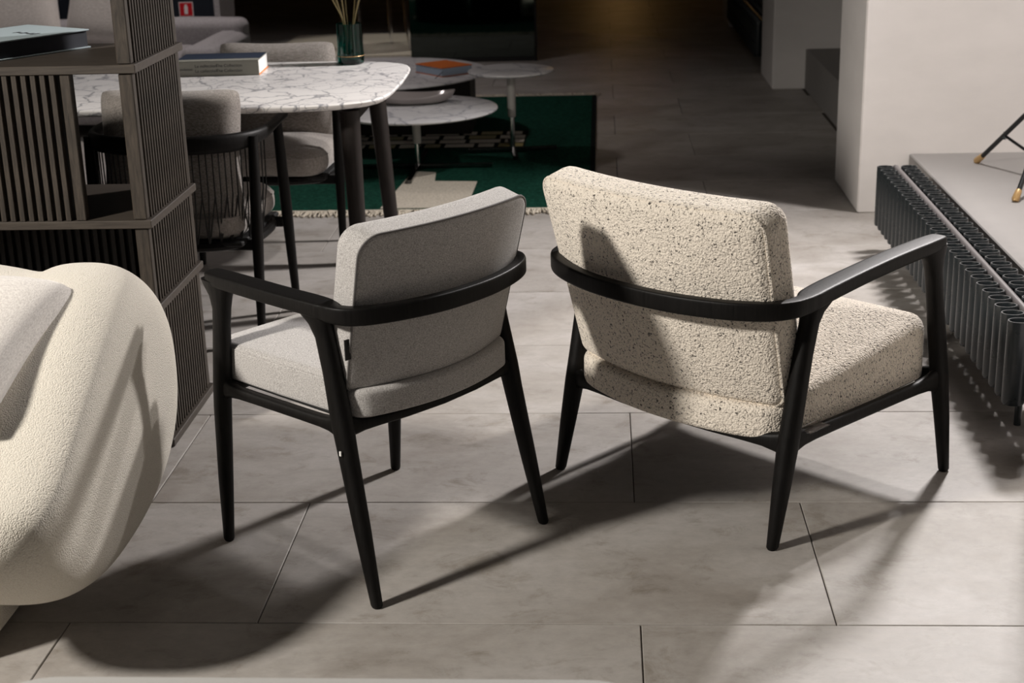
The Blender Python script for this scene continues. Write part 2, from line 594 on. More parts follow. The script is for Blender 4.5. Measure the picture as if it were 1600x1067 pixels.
for nm, y0, y1 in (('wall_pillar_first', 2.95, 3.62), ('wall_pillar_second', 6.269, 6.91), ('wall_pillar_third', 9.59, 10.27), ('wall_pillar_fourth', 12.95, 13.62)):
    o = MB().box(1.08, 2.9, y0, y1, 0, 3.4, 0.006).build(nm, 'plaster', smooth=False)
    tag(o, 'white plaster pillar wall', kind='structure')
for nm, y0, y1 in (('floor_platform_near', 3.62, 6.269), ('floor_platform_middle', 6.91, 9.59), ('floor_platform_far', 10.27, 12.95)):
    o = MB().box(1.285, 2.9, y0, y1, 0, 0.253, 0.004).build(nm, 'platform', smooth=False)
    tag(o, kind='structure')
tag(MB().box(2.9, 3.0, 0, 20, 0, 3.4).build('wall_right', 'plaster', smooth=False), kind='structure')
tag(MB().box(-6.0, -5.9, 0, 20, 0, 3.4).build('wall_left', 'dark_wall', smooth=False), kind='structure')
tag(MB().box(-6.0, 3.0, 19.9, 20.0, 0, 3.4).build('wall_back', 'dark_wall', smooth=False), kind='structure')
tag(MB().box(-6.0, 3.0, 0.0, 20.0, 3.4, 3.5).build('ceiling', 'ceiling', smooth=False), kind='structure')


# ------------------------------------------------------------------ the two upholstered armchairs
def arm_rail(P, root):
    """one continuous bent rail: arm - back - arm. P: right-hand half path (u, v, ztop, width, height), tip to back centre"""
    n = len(P)
    half = [Vector((p[0], p[1], p[2])) for p in P]
    full = half + [Vector((-p.x, p.y, p.z)) for p in reversed(half[:-1])]
    wid = [p[3] for p in P] + [p[3] for p in reversed(P[:-1])]
    hei = [p[4] for p in P] + [p[4] for p in reversed(P[:-1])]
    path = catmull(full, 6)
    ws = [interp(i / 6, list(range(len(wid))), wid) for i in range(len(path))]
    hs = [interp(i / 6, list(range(len(hei))), hei) for i in range(len(path))]
    rings = []
    m = len(path)
    for i, p in enumerate(path):
        t = path[min(i + 1, m - 1)] - path[max(i - 1, 0)]
        t.z = 0
        t.normalize()
        nrm = Vector((-t.y, t.x, 0))
        c = Vector((p.x, p.y, p.z - hs[i] / 2))
        rings.append((c, t, nrm, ws[i] / 2, hs[i] / 2))
    out = []
    for end in (0, 1):
        c, t, nrm, w, h = rings[0 if end == 0 else -1]
        sg = -1 if end == 0 else 1
        caps = []
        for k in range(1, 6):
            a = R(90 * k / 6)
            caps.append(sring(c + t * (sg * w * 0.9 * math.sin(a)), nrm, (0, 0, 1), w * math.cos(a), h * (0.7 + 0.3 * math.cos(a)), 32, 6.5))
        out.append(caps)
    rr = list(reversed(out[0])) + [sring(c, nrm, (0, 0, 1), w, h, 32, 6.5) for c, t, nrm, w, h in rings] + out[1]
    return MB().loft(rr).build('arm_rail', 'black_wood', root)


def leg(st, sx, root, name='leg'):
    rings = [sring((sx * u, v, z), (1, 0, 0), (0, 1, 0), ru, rv, 20, 2.5) for u, v, z, ru, rv in st]
    return MB().loft(rings).build(name, 'black_wood', root)


def rail(path, hu, hz, root, name):
    """path of points, section half width hu and half height list hz"""
    rings = []
    m = len(path)
    for i, p in enumerate(path):
        p = Vector(p)
        t = Vector(path[min(i + 1, m - 1)]) - Vector(path[max(i - 1, 0)])
        t.z = 0
        t.normalize()
        rings.append(sring(p, Vector((-t.y, t.x, 0)), (0, 0, 1), hu[i], hz[i], 16, 2.8))
    return MB().loft(rings).build(name, 'black_wood', root)


def rails(root, jf, jr, z, hz, bulge):
    ts = [0, 0.04, 0.09, 0.16, 0.3, 0.5, 0.7, 0.84, 0.91, 0.96, 1]
    fl_ = [2.6, 1.8, 1.25, 1.05, 1, 1, 1, 1.05, 1.25, 1.8, 2.6]
    hu = [0.013] * 11
    for sx in (1, -1):
        rail([(sx * (jf[0] + (jr[0] - jf[0]) * t), jf[1] + (jr[1] - jf[1]) * t, z) for t in ts], hu, [hz * k for k in fl_], root, 'side_rail')
    rail([(-jr[0] + 2 * jr[0] * t, jr[1] - bulge * 4 * t * (1 - t), z - 0.002) for t in ts], hu, [hz * 0.85 * k for k in fl_], root, 'back_rail')
    rail([(-jf[0] + 2 * jf[0] * t, jf[1] - 0.004, z) for t in ts], hu, [hz * k for k in fl_], root, 'front_rail')


def dining_armchair():
    root = empty('dining_armchair', (-0.514, 3.179, 0), R(50.77))
    tag(root, 'light grey wool felt armchair with slim black wooden frame, seen from behind', 'chair')
    FL = [(0.268, 0.255, 0.0, 0.009, 0.010), (0.268, 0.255, 0.006, 0.0115, 0.0125), (0.2665, 0.247, 0.16, 0.0155, 0.0175), (0.2635, 0.237, 0.34, 0.0185, 0.0205),
          (0.262, 0.232, 0.40, 0.019, 0.0215), (0.258, 0.221, 0.53, 0.018, 0.0205), (0.256, 0.217, 0.575, 0.0185, 0.022), (0.2535, 0.220, 0.603, 0.021, 0.030), (0.2515, 0.226, 0.622, 0.024, 0.043), (0.251, 0.228, 0.636, 0.0245, 0.050)]
    RL = [(0.268, -0.255, 0.0, 0.009, 0.0105), (0.268, -0.255, 0.006, 0.0115, 0.013), (0.262, -0.217, 0.17, 0.0165, 0.019), (0.256, -0.178, 0.34, 0.0195, 0.0225),
          (0.2545, -0.167, 0.39, 0.0205, 0.025), (0.252, -0.144, 0.50, 0.019, 0.0215), (0.252, -0.128, 0.575, 0.019, 0.022), (0.2535, -0.118, 0.603, 0.021, 0.028), (0.255, -0.108, 0.622, 0.024, 0.042), (0.2555, -0.105, 0.636, 0.025, 0.052)]
    for sx in (1, -1):
        leg(FL, sx, root)
        leg(RL, sx, root)
    rails(root, (0.262, 0.233), (0.255, -0.168), 0.386, 0.0135, 0.038)
    P = [(0.2495, 0.242, 0.656, 0.046, 0.030), (0.251, 0.20, 0.656, 0.053, 0.032), (0.2535, 0.10, 0.656, 0.055, 0.032), (0.2555, 0.0, 0.656, 0.056, 0.032), (0.2565, -0.09, 0.657, 0.056, 0.033),
         (0.259, -0.145, 0.657, 0.050, 0.034), (0.266, -0.175, 0.657, 0.032, 0.036), (0.258, -0.208, 0.657, 0.027, 0.038), (0.225, -0.240, 0.657, 0.025, 0.038), (0.16, -0.268, 0.657, 0.025, 0.038), (0.08, -0.287, 0.657, 0.025, 0.038), (0.0, -0.292, 0.657, 0.025, 0.038)]
    arm_rail(P, root)

    MB().box(-0.235, 0.235, -0.175, 0.225, 0.394, 0.400, 0.001).build('bounce_blocker', 'black', root, smooth=False)  # unseen black panel added to cut light bounced onto the floor below
    # seat base: curved band at the back, fabric-covered
    def bend(a, b, d):
        back = max(0.0, -b / 0.23)
        taper = 1.0 - 0.03 * back
        v = b + 0.045
        if b < 0:
            v -= 0.055 * (back ** 1.5) * (1 - (a / 0.25) ** 2)
        return (a * taper, v, d)
    pad(rrect(0.486, 0.465, 0.035, 8, 16), 0.401, 0.462, 0.006, 0.012, 0.0, 0.0, bend).build('seat_base', 'felt', root)

    def bend2(a, b, d):
        return (a * (1 - 0.03 * max(0, -b / 0.2)), b + 0.078, d)
    pad(rrect(0.490, 0.41, 0.045, 8, 16), 0.404, 0.488, 0.004, 0.018, 0.0, 0.016, bend2).build('seat_cushion', 'felt', root)
    sm = [bend2(x * 1.0, y * 1.0, 0.477) for x, y, nx, ny in rrect(0.487, 0.407, 0.045, 8, 16)]
    MB().tube(sm, 0.0016, 6, True).build('seat_piping', 'felt', root)

    # backrest
    zc = 0.632

    def bb(a, b, d):
        z = zc + b
        w = 1.0 + 0.03 * (b / 0.17)
        bulge = (0.062 - 0.028 * (z - 0.46) / 0.34)
        v = -0.165 - 0.25 * (z - 0.46) - bulge * (1 - min(1, (a / 0.245)) ** 2 if a > 0 else 1 - min(1, -a / 0.245) ** 2)
        return (a * w, v + d, z + 0.25 * d)
    ol = rrect(0.484, 0.345, 0.045, 8, 18, 0.012)
    bk = pad(ol, 0.0, 0.078, 0.007, 0.024, 0.006, 0.012, bb).build('backrest', 'felt', root)
    pip = [bb(x + nx * 0.0005, y + ny * 0.0005, 0.003) for x, y, nx, ny in ol]
    MB().tube(pip, 0.0026, 6, True).build('piping', 'felt_seam', bk)
    # black fabric tag on the piping
    p = Vector(bb(-0.243, -0.075, 0.004))
    t = MB()
    t.box(p.x - 0.012, p.x + 0.002, p.y - 0.0015, p.y + 0.0015, p.z - 0.022, p.z + 0.022)
    tag(t.build('fabric_tag', 'black', bk, smooth=False), 'small black woven tag')
    st = MB()
    st.box(-0.281, -0.2785, -0.186, -0.181, 0.333, 0.343)
    tag(st.build('sticker', 'paper', root, smooth=False), 'tiny white sticker on the leg')
    gl = MB().lathe([(0.012, 0.362), (0.012, 0.372)], 0.06, -0.06, 12)
    gl.build('bolt_cap', 'black', root)
    return root


def lounge_armchair():
    root = empty('lounge_armchair', (0.352, 3.551, 0), R(-43.25))
    tag(root, 'cream speckled boucle lounge armchair with wide black wooden arms, seen from behind', 'chair')
    FL = [(0.380, 0.330, 0.0, 0.010, 0.011), (0.380, 0.330, 0.006, 0.0125, 0.0135), (0.366, 0.328, 0.14, 0.0175, 0.0195), (0.353, 0.325, 0.25, 0.021, 0.0235),
          (0.345, 0.322, 0.32, 0.021, 0.0235), (0.331, 0.316, 0.46, 0.0195, 0.0225), (0.326, 0.312, 0.52, 0.020, 0.024), (0.3245, 0.309, 0.548, 0.022, 0.033), (0.324, 0.303, 0.568, 0.025, 0.047), (0.3235, 0.300, 0.583, 0.0255, 0.054)]
    RL = [(0.337, -0.320, 0.0, 0.0095, 0.0115), (0.337, -0.320, 0.006, 0.0125, 0.0145), (0.3345, -0.292, 0.13, 0.0185, 0.021), (0.332, -0.268, 0.235, 0.022, 0.026),
          (0.332, -0.252, 0.31, 0.0215, 0.0245), (0.333, -0.225, 0.44, 0.020, 0.0235), (0.335, -0.209, 0.51, 0.020, 0.024), (0.336, -0.20, 0.535, 0.022, 0.031), (0.337, -0.188, 0.553, 0.025, 0.046), (0.3375, -0.182, 0.566, 0.026, 0.056)]
    for sx in (1, -1):
        leg(FL, sx, root)
        leg(RL, sx, root)
    rails(root, (0.3525, 0.325), (0.332, -0.268), 0.242, 0.0155, 0.035)
    P = [(0.323, 0.324, 0.604, 0.048, 0.030), (0.3235, 0.26, 0.604, 0.056, 0.033), (0.3235, 0.13, 0.601, 0.057, 0.034), (0.3265, 0.0, 0.596, 0.057, 0.034), (0.333, -0.14, 0.590, 0.058, 0.035),
         (0.341, -0.215, 0.587, 0.055, 0.036), (0.350, -0.255, 0.586, 0.036, 0.038), (0.345, -0.30, 0.586, 0.030, 0.040), (0.315, -0.345, 0.586, 0.028, 0.041), (0.245, -0.39, 0.586, 0.028, 0.041), (0.13, -0.425, 0.586, 0.028, 0.041), (0.0, -0.436, 0.586, 0.028, 0.041)]
    arm_rail(P, root)

    def bend(a, b, d):
        back = max(0.0, -b / 0.3)
        v = b + 0.03
        if b < 0:
            v -= 0.065 * (back ** 1.5) * (1 - (a / 0.32) ** 2)
        return (a * (1 - 0.02 * back), v, d)
    MB().box(-0.30, 0.30, -0.26, 0.30, 0.228, 0.236, 0.001).build('bounce_blocker', 'black', root, smooth=False)  # black sheet added out of view to keep the shadow underneath dark
    pad(rrect(0.636, 0.61, 0.045, 8, 18), 0.236, 0.318, 0.016, 0.018, 0.0, 0.0, bend).build('seat_base', 'boucle_speck', root)

    def bend2(a, b, d):
        return (a * (1 - 0.02 * max(0, -b / 0.26)), b + 0.065, d + 0.09 * (b / 0.27) * max(0, d - 0.26) / 0.11 * 0.35)
    pad(rrect(0.640, 0.545, 0.055, 8, 18), 0.243, 0.372, 0.01, 0.034, 0.0, 0.035, bend2).build('seat_cushion', 'boucle_speck', root)
    zc = 0.548

    def bb(a, b, d):
        z = zc + b
        w = 1.0 + 0.035 * (b / 0.24)
        bulge = 0.066 - 0.020 * (z - 0.31) / 0.47
        v = -0.262 - 0.27 * (z - 0.31) - bulge * (1 - min(1.0, abs(a) / 0.33) ** 2)
        return (a * w, v + d, z + 0.22 * d)
    ol = rrect(0.645, 0.47, 0.05, 8, 20, 0.03)
    bk = pad(ol, 0.0, 0.118, 0.026, 0.05, 0.012, 0.02, bb).build('backrest', 'boucle_speck', root)
    sl = [bb(x - nx * 0.003, y - ny * 0.003, 0.014) for x, y, nx, ny in ol]
    MB().tube(sl, 0.004, 6, True).build('seam', 'boucle_speck', bk)
    p = Vector(bb(-0.318, -0.075, 0.06))
    t = MB()
    t.box(p.x - 0.022, p.x + 0.004, p.y - 0.0015, p.y + 0.0015, p.z - 0.018, p.z + 0.018)
    tag(t.build('fabric_tag', 'black', bk, smooth=False), 'small black woven tag')
    ct = MB()
    ct.box(0.322, 0.362, -0.225, -0.150, 0.2585, 0.2605, 0.0004)
    tag(ct.build('plastic_tag', 'clear_tag', root, smooth=False), 'clear plastic tag on the side rail')
    return root


dining_armchair()
lounge_armchair()

# ------------------------------------------------------------------ cream sofa in the foreground
sofa = empty('boucle_sofa', (-1.6, 2.8, 0))
tag(sofa, 'plump cream boucle sofa with rounded arm, cut off by the left frame edge', 'sofa')


def superslab(cx, cy, cz, tx, ry, rz, p, rnd, n=64):
    """slab of thickness tx in x whose y-z outline is a superellipse, edges rounded by rnd"""
    m = MB()
    rings = []
    ks = [(-1, a) for a in (90, 75, 60, 45, 30, 15, 0)] + [(1, a) for a in (0, 15, 30, 45, 60, 75, 90)]
    for sg, a in ks:
        x = cx + sg * (tx / 2 - rnd + rnd * math.sin(R(a)))
        ins = rnd * (1 - math.cos(R(a)))
        rings.append([(x, cy + (ry - ins) * sgnpow(math.cos(2 * math.pi * k / n), 2 / p), cz + (rz - ins) * sgnpow(math.sin(2 * math.pi * k / n), 2 / p)) for k in range(n)])
    cap0 = [[(rings[0][0][0] - 0.012 * (1 - s), cy + (y - cy) * s, cz + (z - cz) * s) for _, y, z in rings[0]] for s in (0.1, 0.4, 0.7)]
    cap1 = [[(rings[-1][0][0] + 0.012 * (1 - s), cy + (y - cy) * s, cz + (z - cz) * s) for _, y, z in rings[-1]] for s in (0.7, 0.4, 0.1)]
    return m.loft(cap0 + rings + cap1)


body = MB()
a = superslab(-1.15, 2.86, 0.395, 0.30, 0.50, 0.32, 2.4, 0.125)
# the arm drops a little towards its front end
a.v = [(x, y, z - 0.40 * max(0, (3.15 - y)) ** 1.3 * (max(0, z - 0.15) / 0.55) ** 2) for x, y, z in a.v]
a.v = [(x, y, z + 0.22 * max(0, 2.80 - y) ** 1.6 * (max(0, 0.52 - z) / 0.42) ** 2) for x, y, z in a.v]
body.add(a.v, a.f)
b_ = superslab(0, 0, 0, 0.34, 1.05, 0.285, 3.2, 0.15)
body.add([(-2.10 + y, 3.10 + x, 0.425 + z) for x, y, z in b_.v], b_.f)
s_ = superslab(0, 0, 0, 0.26, 0.95, 0.36, 5, 0.06)
body.add([(-2.24 + y, 2.95 + z, 0.28 + x) for x, y, z in s_.v], s_.f)
sb = body.build('body', 'boucle_cream', sofa)
sb.location = (1.6, -2.8, 0)
rm = sb.modifiers.new('remesh', 'REMESH')
rm.mode = 'VOXEL'
rm.voxel_size = 0.014
rm.use_smooth_shade = True
sm_ = sb.modifiers.new('smooth', 'SMOOTH')
sm_.iterations = 14
sm_.factor = 0.5
bs_ = MB().box(-3.0 + 1.6, -1.24 + 1.6, 2.56 - 2.8, 3.14 - 2.8, 0, 0.2, 0.03).build('base', 'boucle_cream', sofa)


def pillow(name, w, h, T, m, nx=26):
    o = MB()
    grid = {}
    vs_ = []
    for sd in (1, -1):
        for i in range(nx + 1):
            for j in range(nx + 1):
                s, t = -1 + 2 * i / nx, -1 + 2 * j / nx
                k = 1 - 0.07 * (s * s) * (1 - t * t) * 1.0
                k2 = 1 - 0.07 * (t * t) * (1 - s * s) * 1.0
                th = T * (max(0, 1 - s ** 4) ** 0.55) * (max(0, 1 - t ** 4) ** 0.55)
                edge = i in (0, nx) or j in (0, nx)
                key = (i, j, 1 if edge else sd)
                if key not in grid:
                    grid[key] = len(vs_)
                    cr = 1 - 0.07 * (s * t) ** 6
                    vs_.append((cr * s * w / 2 * (1 - 0.06 * (1 - t * t) * abs(s) ** 3), cr * t * h / 2 * (1 - 0.06 * (1 - s * s) * abs(t) ** 3), sd * th * (0 if edge else 1)))
    fs = []
    for sd in (1, -1):
        for i in range(nx):
            for j in range(nx):
                q = []
                for a_, b2 in ((0, 0), (1, 0), (1, 1), (0, 1)):
                    e = (i + a_) in (0, nx) or (j + b2) in (0, nx)
                    q.append(grid[(i + a_, j + b2, 1 if e else sd)])
                fs.append(tuple(q if sd == 1 else reversed(q)))
    o.add(vs_, fs)
    return o


pl = pillow('throw_pillow', 0.52, 0.50, 0.075, 'linen_light').build('throw_pillow', 'linen_light')
pl.matrix_world = Matrix.Translation((-1.385, 2.775, 0.60)) @ Matrix.Rotation(R(-6), 4, 'Z') @ Matrix.Rotation(R(15.5), 4, 'X')
tag(pl, 'pale woven throw pillow lying on the cream sofa', 'pillow')

# ------------------------------------------------------------------ slatted shelf unit
shelf = empty('slatted_shelf', (-1.9, 3.93, 0))
tag(shelf, 'dark smoked oak shelf unit with slatted end panels beside the sofa', 'shelf')
OX, OY = 1.9, -3.93


def sh(m, name, mt, par=shelf):
    o = m.build(name, mt, par, smooth=False)
    o.location = (OX, OY, 0)
    return o


levels = [0.012, 0.392, 0.622, 1.022, 1.50]
for z in levels:
    sh(MB().box(-2.75, -1.166, 3.700, 4.150, z - 0.011, z + 0.011, 0.002), 'shelf_board', 'shelf_board')
for i in range(4):
    z0, z1 = levels[i] + 0.011, levels[i + 1] - 0.011
    sh(MB().box(-1.214, -1.178, 3.708, 3.735, z0, z1, 0.003), 'post', 'shelf_wood')
    sh(MB().box(-1.214, -1.178, 4.118, 4.142, z0, z1, 0.003), 'post', 'shelf_wood')
    sh(MB().box(-1.218, -1.206, 3.735, 4.118, z0, z1), 'end_backing', 'black')
    src = None
    ns = 17
    for k in range(ns):
        yc = 3.748 + (4.108 - 3.748) * k / (ns - 1)
        if src is None:
            src = MB().box(-1.206, -1.176, -0.0052, 0.0052, z0, z1, 0.001).build('slat', 'shelf_wood', shelf, smooth=False)
            s2 = src
        else:
            s2 = src.copy()
            C.objects.link(s2)
        s2.location = (OX, yc + OY, 0)
# front slatted panel on the third tier, back slatted panel on the second
z0, z1 = levels[2] + 0.011, levels[3] - 0.011
sh(MB().box(-1.364, -1.338, 3.706, 3.735, z0, z1, 0.002), 'panel_stile', 'shelf_wood')
sh(MB().box(-2.3, -1.364, 3.724, 3.735, z0, z1), 'panel_backing', 'black')
src = None
for k in range(24):
    xc = -1.384 - 0.0245 * k
    if src is None:
        src = MB().box(-0.0068, 0.0068, 3.704, 3.726, z0, z1, 0.001).build('slat', 'shelf_wood', shelf, smooth=False)
        s2 = src
    else:
        s2 = src.copy()
        C.objects.link(s2)
    s2.location = (xc + OX, OY, 0)
z0, z1 = levels[1] + 0.011, levels[2] - 0.011
sh(MB().box(-2.3, -1.215, 3.97, 3.98, z0, z1), 'panel_backing', 'black')
src = None
for k in range(36):
    xc = -1.235 - 0.0245 * k
    if src is None:
        src = MB().box(-0.0068, 0.0068, 3.950, 3.970, z0, z1, 0.001).build('slat', 'dark_wood', shelf, smooth=False)
        s2 = src
    else:
        s2 = src.copy()
        C.objects.link(s2)
    s2.location = (xc + OX, OY, 0)
sh(MB().box(-2.3, -1.215, 3.95, 3.97, levels[0], levels[1]), 'panel_backing', 'black')

# thick book on the shelf
bk = empty('art_book', (-1.60, 3.99, 1.0335), R(57))
tag(bk, 'thick pale blue-grey hardcover book with dark page edges on the slatted shelf', 'book')
MB().box(-0.17, 0.17, -0.135, 0.135, 0.0, 0.004, 0.001).build('cover', 'cover_pale', bk, smooth=False)
MB().box(-0.17, 0.17, -0.135, 0.135, 0.046, 0.050, 0.001).build('cover', 'cover_pale', bk, smooth=False)
MB().box(-0.165, 0.165, -0.128, 0.130, 0.004, 0.046).build('pages', 'pages_dark', bk, smooth=False)
MB().box(-0.17, 0.17, 0.131, 0.135, 0.0, 0.05, 0.001).build('spine', 'cover_pale', bk, smooth=False)


def text(name, body_, size, m, parent, mw, extr=0.0003):
    cu = bpy.data.curves.new(name, 'FONT')
    cu.body = body_
    cu.size = size
    cu.extrude = extr
    cu.align_x = 'LEFT'
    tmp = bpy.data.objects.new(name, cu)
    C.objects.link(tmp)
    bpy.context.view_layer.update()
    dg = bpy.context.evaluated_depsgraph_get()
    me = bpy.data.meshes.new_from_object(tmp.evaluated_get(dg))
    bpy.data.objects.remove(tmp)
    o = bpy.data.objects.new(name, me)
    me.materials.clear()
    me.materials.append(M[m])
    C.objects.link(o)
    o.parent = parent
    o.matrix_local = mw
    return o


# ------------------------------------------------------------------ marble dining table
tb = empty('dining_table', (-1.80, 5.26, 0))
tag(tb, 'white veined marble dining table with dark tapered wooden legs', 'table')


def tabout(hx, hy, n=96, p=7.0):
    return [(hx * sgnpow(math.cos(2 * math.pi * k / n), 2 / p), hy * sgnpow(math.sin(2 * math.pi * k / n), 2 / p)) for k in range(n)]


def barrel(pts, hx, hy, bx, by):
    return [(x * (1 - bx * (y / hy) ** 2), y * (1 - by * (x / hx) ** 2)) for x, y in pts]


tm = MB()
HX, HY = 1.10, 0.535
rings = []
for sc, z in ((0.02, 0.722), (0.5, 0.722), (0.955, 0.722), (0.985, 0.727), (0.998, 0.738), (1.0, 0.745), (0.997, 0.749), (0.992, 0.750), (0.5, 0.750), (0.02, 0.750)):
    o_ = barrel(tabout(HX, HY), HX, HY, 0.02, 0.03)
    if sc > 0.9:
        o_ = [(x - math.copysign((1 - sc) * 1.0, x) if abs(x) > 0.1 else x, y - math.copysign((1 - sc) * 1.0, y) if abs(y) > 0.05 else y) for x, y in o_]
    else:
        o_ = [(x * sc, y * sc) for x, y in o_]
    rings.append([(x, y, z) for x, y in o_])
tm.loft(rings).build('table_top', 'marble', tb)
for sx, sy in ((1, -1), (1, 1), (-1, -1), (-1, 1)):
    if sy < 0:
        top, bot = (0.955, -0.31), (0.965, -0.325)
    else:
        top, bot = (0.955, 0.29), (0.998, 0.305)
    rings = []
    for t, rr_ in ((0, 0.022), (0.02, 0.025), (0.5, 0.029), (0.9, 0.033), (0.965, 0.034), (1.0, 0.036)):
        z = 0.70 * t
        x = bot[0] + (top[0] - bot[0]) * t
        y = bot[1] + (top[1] - bot[1]) * t
        rings.append(sring((sx * x, y, z), (1, 0, 0), (0, 1, 0), rr_, rr_, 20, 2.3))
    MB().loft(rings).build('leg', 'dark_wood', tb)
for sx in (1, -1):
    MB().box(sx * 0.955 - 0.03, sx * 0.955 + 0.03, -0.31, 0.29, 0.66, 0.722, 0.008).build('cross_beam', 'dark_wood', tb, smooth=False)
for y in (-0.12, 0.12):
    MB().box(-0.95, 0.95, y - 0.03, y + 0.03, 0.67, 0.722, 0.006).build('long_beam', 'dark_wood', tb, smooth=False)


# ------------------------------------------------------------------ cord-back dining chairs
def cord_chair():
    root = empty('cord_chair', (0, 0, 0))
    W, zt = 0.285, 0.695
    path = []
    for k in range(41):
        a_ = -90 + 180 * k / 40     # from left arm front round the back to right arm front
        t = a_ / 90
        u = W * sgnpow(math.sin(R(a_)), 0.88)
        v = -0.26 * sgnpow(math.cos(R(a_)), 0.74) if abs(a_) < 90 else 0
        path.append((u, v - 0.01, zt))
    fr = [(-W + 0.004, 0.17, zt + 0.006), (-W + 0.002, 0.10, zt + 0.003), (-W, 0.04, zt)]
    full = [Vector(p) for p in fr] + [Vector(p) for p in path] + [Vector((-p[0], p[1], p[2])) for p in reversed(fr)]
    m = len(full)
    rings = []
    for i, p in enumerate(full):
        t = full[min(i + 1, m - 1)] - full[max(i - 1, 0)]
        t.z = 0
        t.normalize()
        back = max(0, min(1, (0.05 - p.y) / 0.25))
        hz = 0.012 + 0.017 * back
        rings.append(sring(p - Vector((0, 0, hz)), Vector((-t.y, t.x, 0)), (0, 0, 1), 0.016 - 0.002 * back, hz, 14, 2.6))
    MB().loft(rings).build('arm_rail', 'black_wood', root)
    for sx in (1, -1):
        for (u0, v0, u1, v1, zt_) in ((0.282, 0.165, 0.276, 0.105, 0.69), (0.262, -0.205, 0.272, -0.16, 0.68)):
            rr_ = [sring((sx * (u0 + (u1 - u0) * t), v0 + (v1 - v0) * t, zt_ * t), (1, 0, 0), (0, 1, 0), r_, r_, 16, 2.2)
                   for t, r_ in ((0, 0.012), (0.3, 0.016), (0.55, 0.019), (0.85, 0.017), (1, 0.015))]
            MB().loft(rr_).build('leg', 'black_wood', root)
    # lower hoop
    hoop = []
    for k in range(48):
        a_ = 2 * math.pi * k / 48
        hoop.append((0.252 * sgnpow(math.sin(a_), 0.7), -0.225 * sgnpow(math.cos(a_), 0.7) - 0.025, 0.335))
    MB().tube(hoop, 0.015, 8, True).build('seat_hoop', 'black_wood', root)
    MB().box(-0.235, 0.235, -0.235, 0.185, 0.335, 0.352, 0.004).build('seat_board', 'black', root, smooth=False)
    for y in (-0.18, 0.13):
        MB().box(-0.268, 0.268, y - 0.012, y + 0.012, 0.312, 0.345, 0.004).build('stretcher', 'black_wood', root, smooth=False)
    # cords
    cm = MB()
    for k in range(2, 39):
        p = path[k]
        for dd in (0, 1):
            q_ = path[max(0, min(40, k + (1 if dd else -1) * (k % 2)))]
            bx, by = p[0] * 0.93, (p[1] + 0.01) * 0.93 - 0.01
            cm.tube([(p[0], p[1], zt - 0.045), ((p[0] + bx) / 2 * 1.03, (p[1] + by) / 2 - 0.008, 0.5), (q_[0] * 0.90, (q_[1] + 0.01) * 0.93 - 0.02, 0.335)], 0.0024, 5)
            if k % 2 == 0:
                break
    tag(cm.build('cord_weave', 'black', root), 'black cords strung between rail and hoop', kind='stuff')

    def sb2(a_, b2, d):
        return (a_, b2 - 0.005, d)
    sc_ = pad(rrect(0.47, 0.46, 0.09, 8, 10), 0.352, 0.455, 0.042, 0.046, 0.0, 0.02, sb2).build('seat_cushion', 'linen', root)
    MB().tube([sb2(x - nx * 0.004, y - ny * 0.004, 0.425) for x, y, nx, ny in rrect(0.47, 0.46, 0.09, 8, 10)], 0.004, 6, True).build('piping', 'linen', sc_)
    bc = pillow('back_cushion', 0.48, 0.44, 0.07, 'linen').build('back_cushion', 'linen', root)
    bc.matrix_local = Matrix.Translation((0, -0.150, 0.610)) @ Matrix.Rotation(R(82), 4, 'X')
    return root


c1 = cord_chair()
c1.location = (-1.362, 4.80, 0)
c1.rotation_euler = (0, 0, R(-4))
tag(c1, 'black cord-back chair with taupe cushions pushed in on the near side of the marble table', 'chair', 'cord-back dining chairs')
c2 = copy_tree(c1)
c2.location = (-1.275, 5.72, 0)
c2.rotation_euler = (0, 0, R(177))
tag(c2, 'black cord-back chair with taupe linen cushions, on the far side of the marble table', 'chair', 'cord-back dining chairs')

# books on the dining table
b1 = empty('sage_book', (-1.41, 5.545, 0.7505), R(3))
tag(b1, 'thick sage-grey book with printed spine lying on the marble dining table', 'book')
MB().box(-0.16, 0.15, -0.105, 0.105, 0.0, 0.003).build('cover', 'orange_bright', b1, smooth=False)
MB().box(-0.158, 0.147, -0.10, 0.103, 0.003, 0.052).build('pages', 'paper', b1, smooth=False)
MB().box(-0.16, 0.15, -0.106, -0.101, 0.0, 0.055, 0.001).build('spine', 'cover_sage', b1, smooth=False)
cv = MB().box(-0.16, 0.15, -0.106, 0.105, 0.052, 0.055, 0.001).build('cover', 'cover_sage', b1, smooth=False)
MB().box(-0.158, 0.148, -0.055, 0.104, 0.055, 0.0556).build('dust_jacket_print', 'cover_navy', cv, smooth=False)
spR = Matrix.Rotation(R(90), 4, 'X')
for tx, tz, s in (('La collection', 0.032, 0.016), ('La collection', 0.014, 0.016)):
    text('spine_text', tx, s, 'ink', b1, Matrix.Translation((-0.085, -0.1062, tz)) @ spR)
for tx, tz, s in (('The Collection', 0.032, 0.016), ('The Collection', 0.014, 0.016)):
    text('spine_text', tx, s, 'ink', b1, Matrix.Translation((-0.008, -0.1062, tz)) @ spR)
text('spine_text', 'Fondation', 0.014, 'ink', b1, Matrix.Translation((-0.150, -0.1062, 0.022)) @ spR)
for k, (x_, w_, h_) in enumerate(((-0.03, 0.010, 0.030), (-0.014, 0.012, 0.022), (0.002, 0.016, 0.008), (0.018, 0.010, 0.026), (0.034, 0.014, 0.010), (0.050, 0.008, 0.024))):
    MB().box(0.03 - h_ / 2, 0.03 + h_ / 2, -0.06 + x_, -0.06 + x_ + w_, 0.0500, 0.0503).build('printed_mark', 'ink', bk, smooth=False)

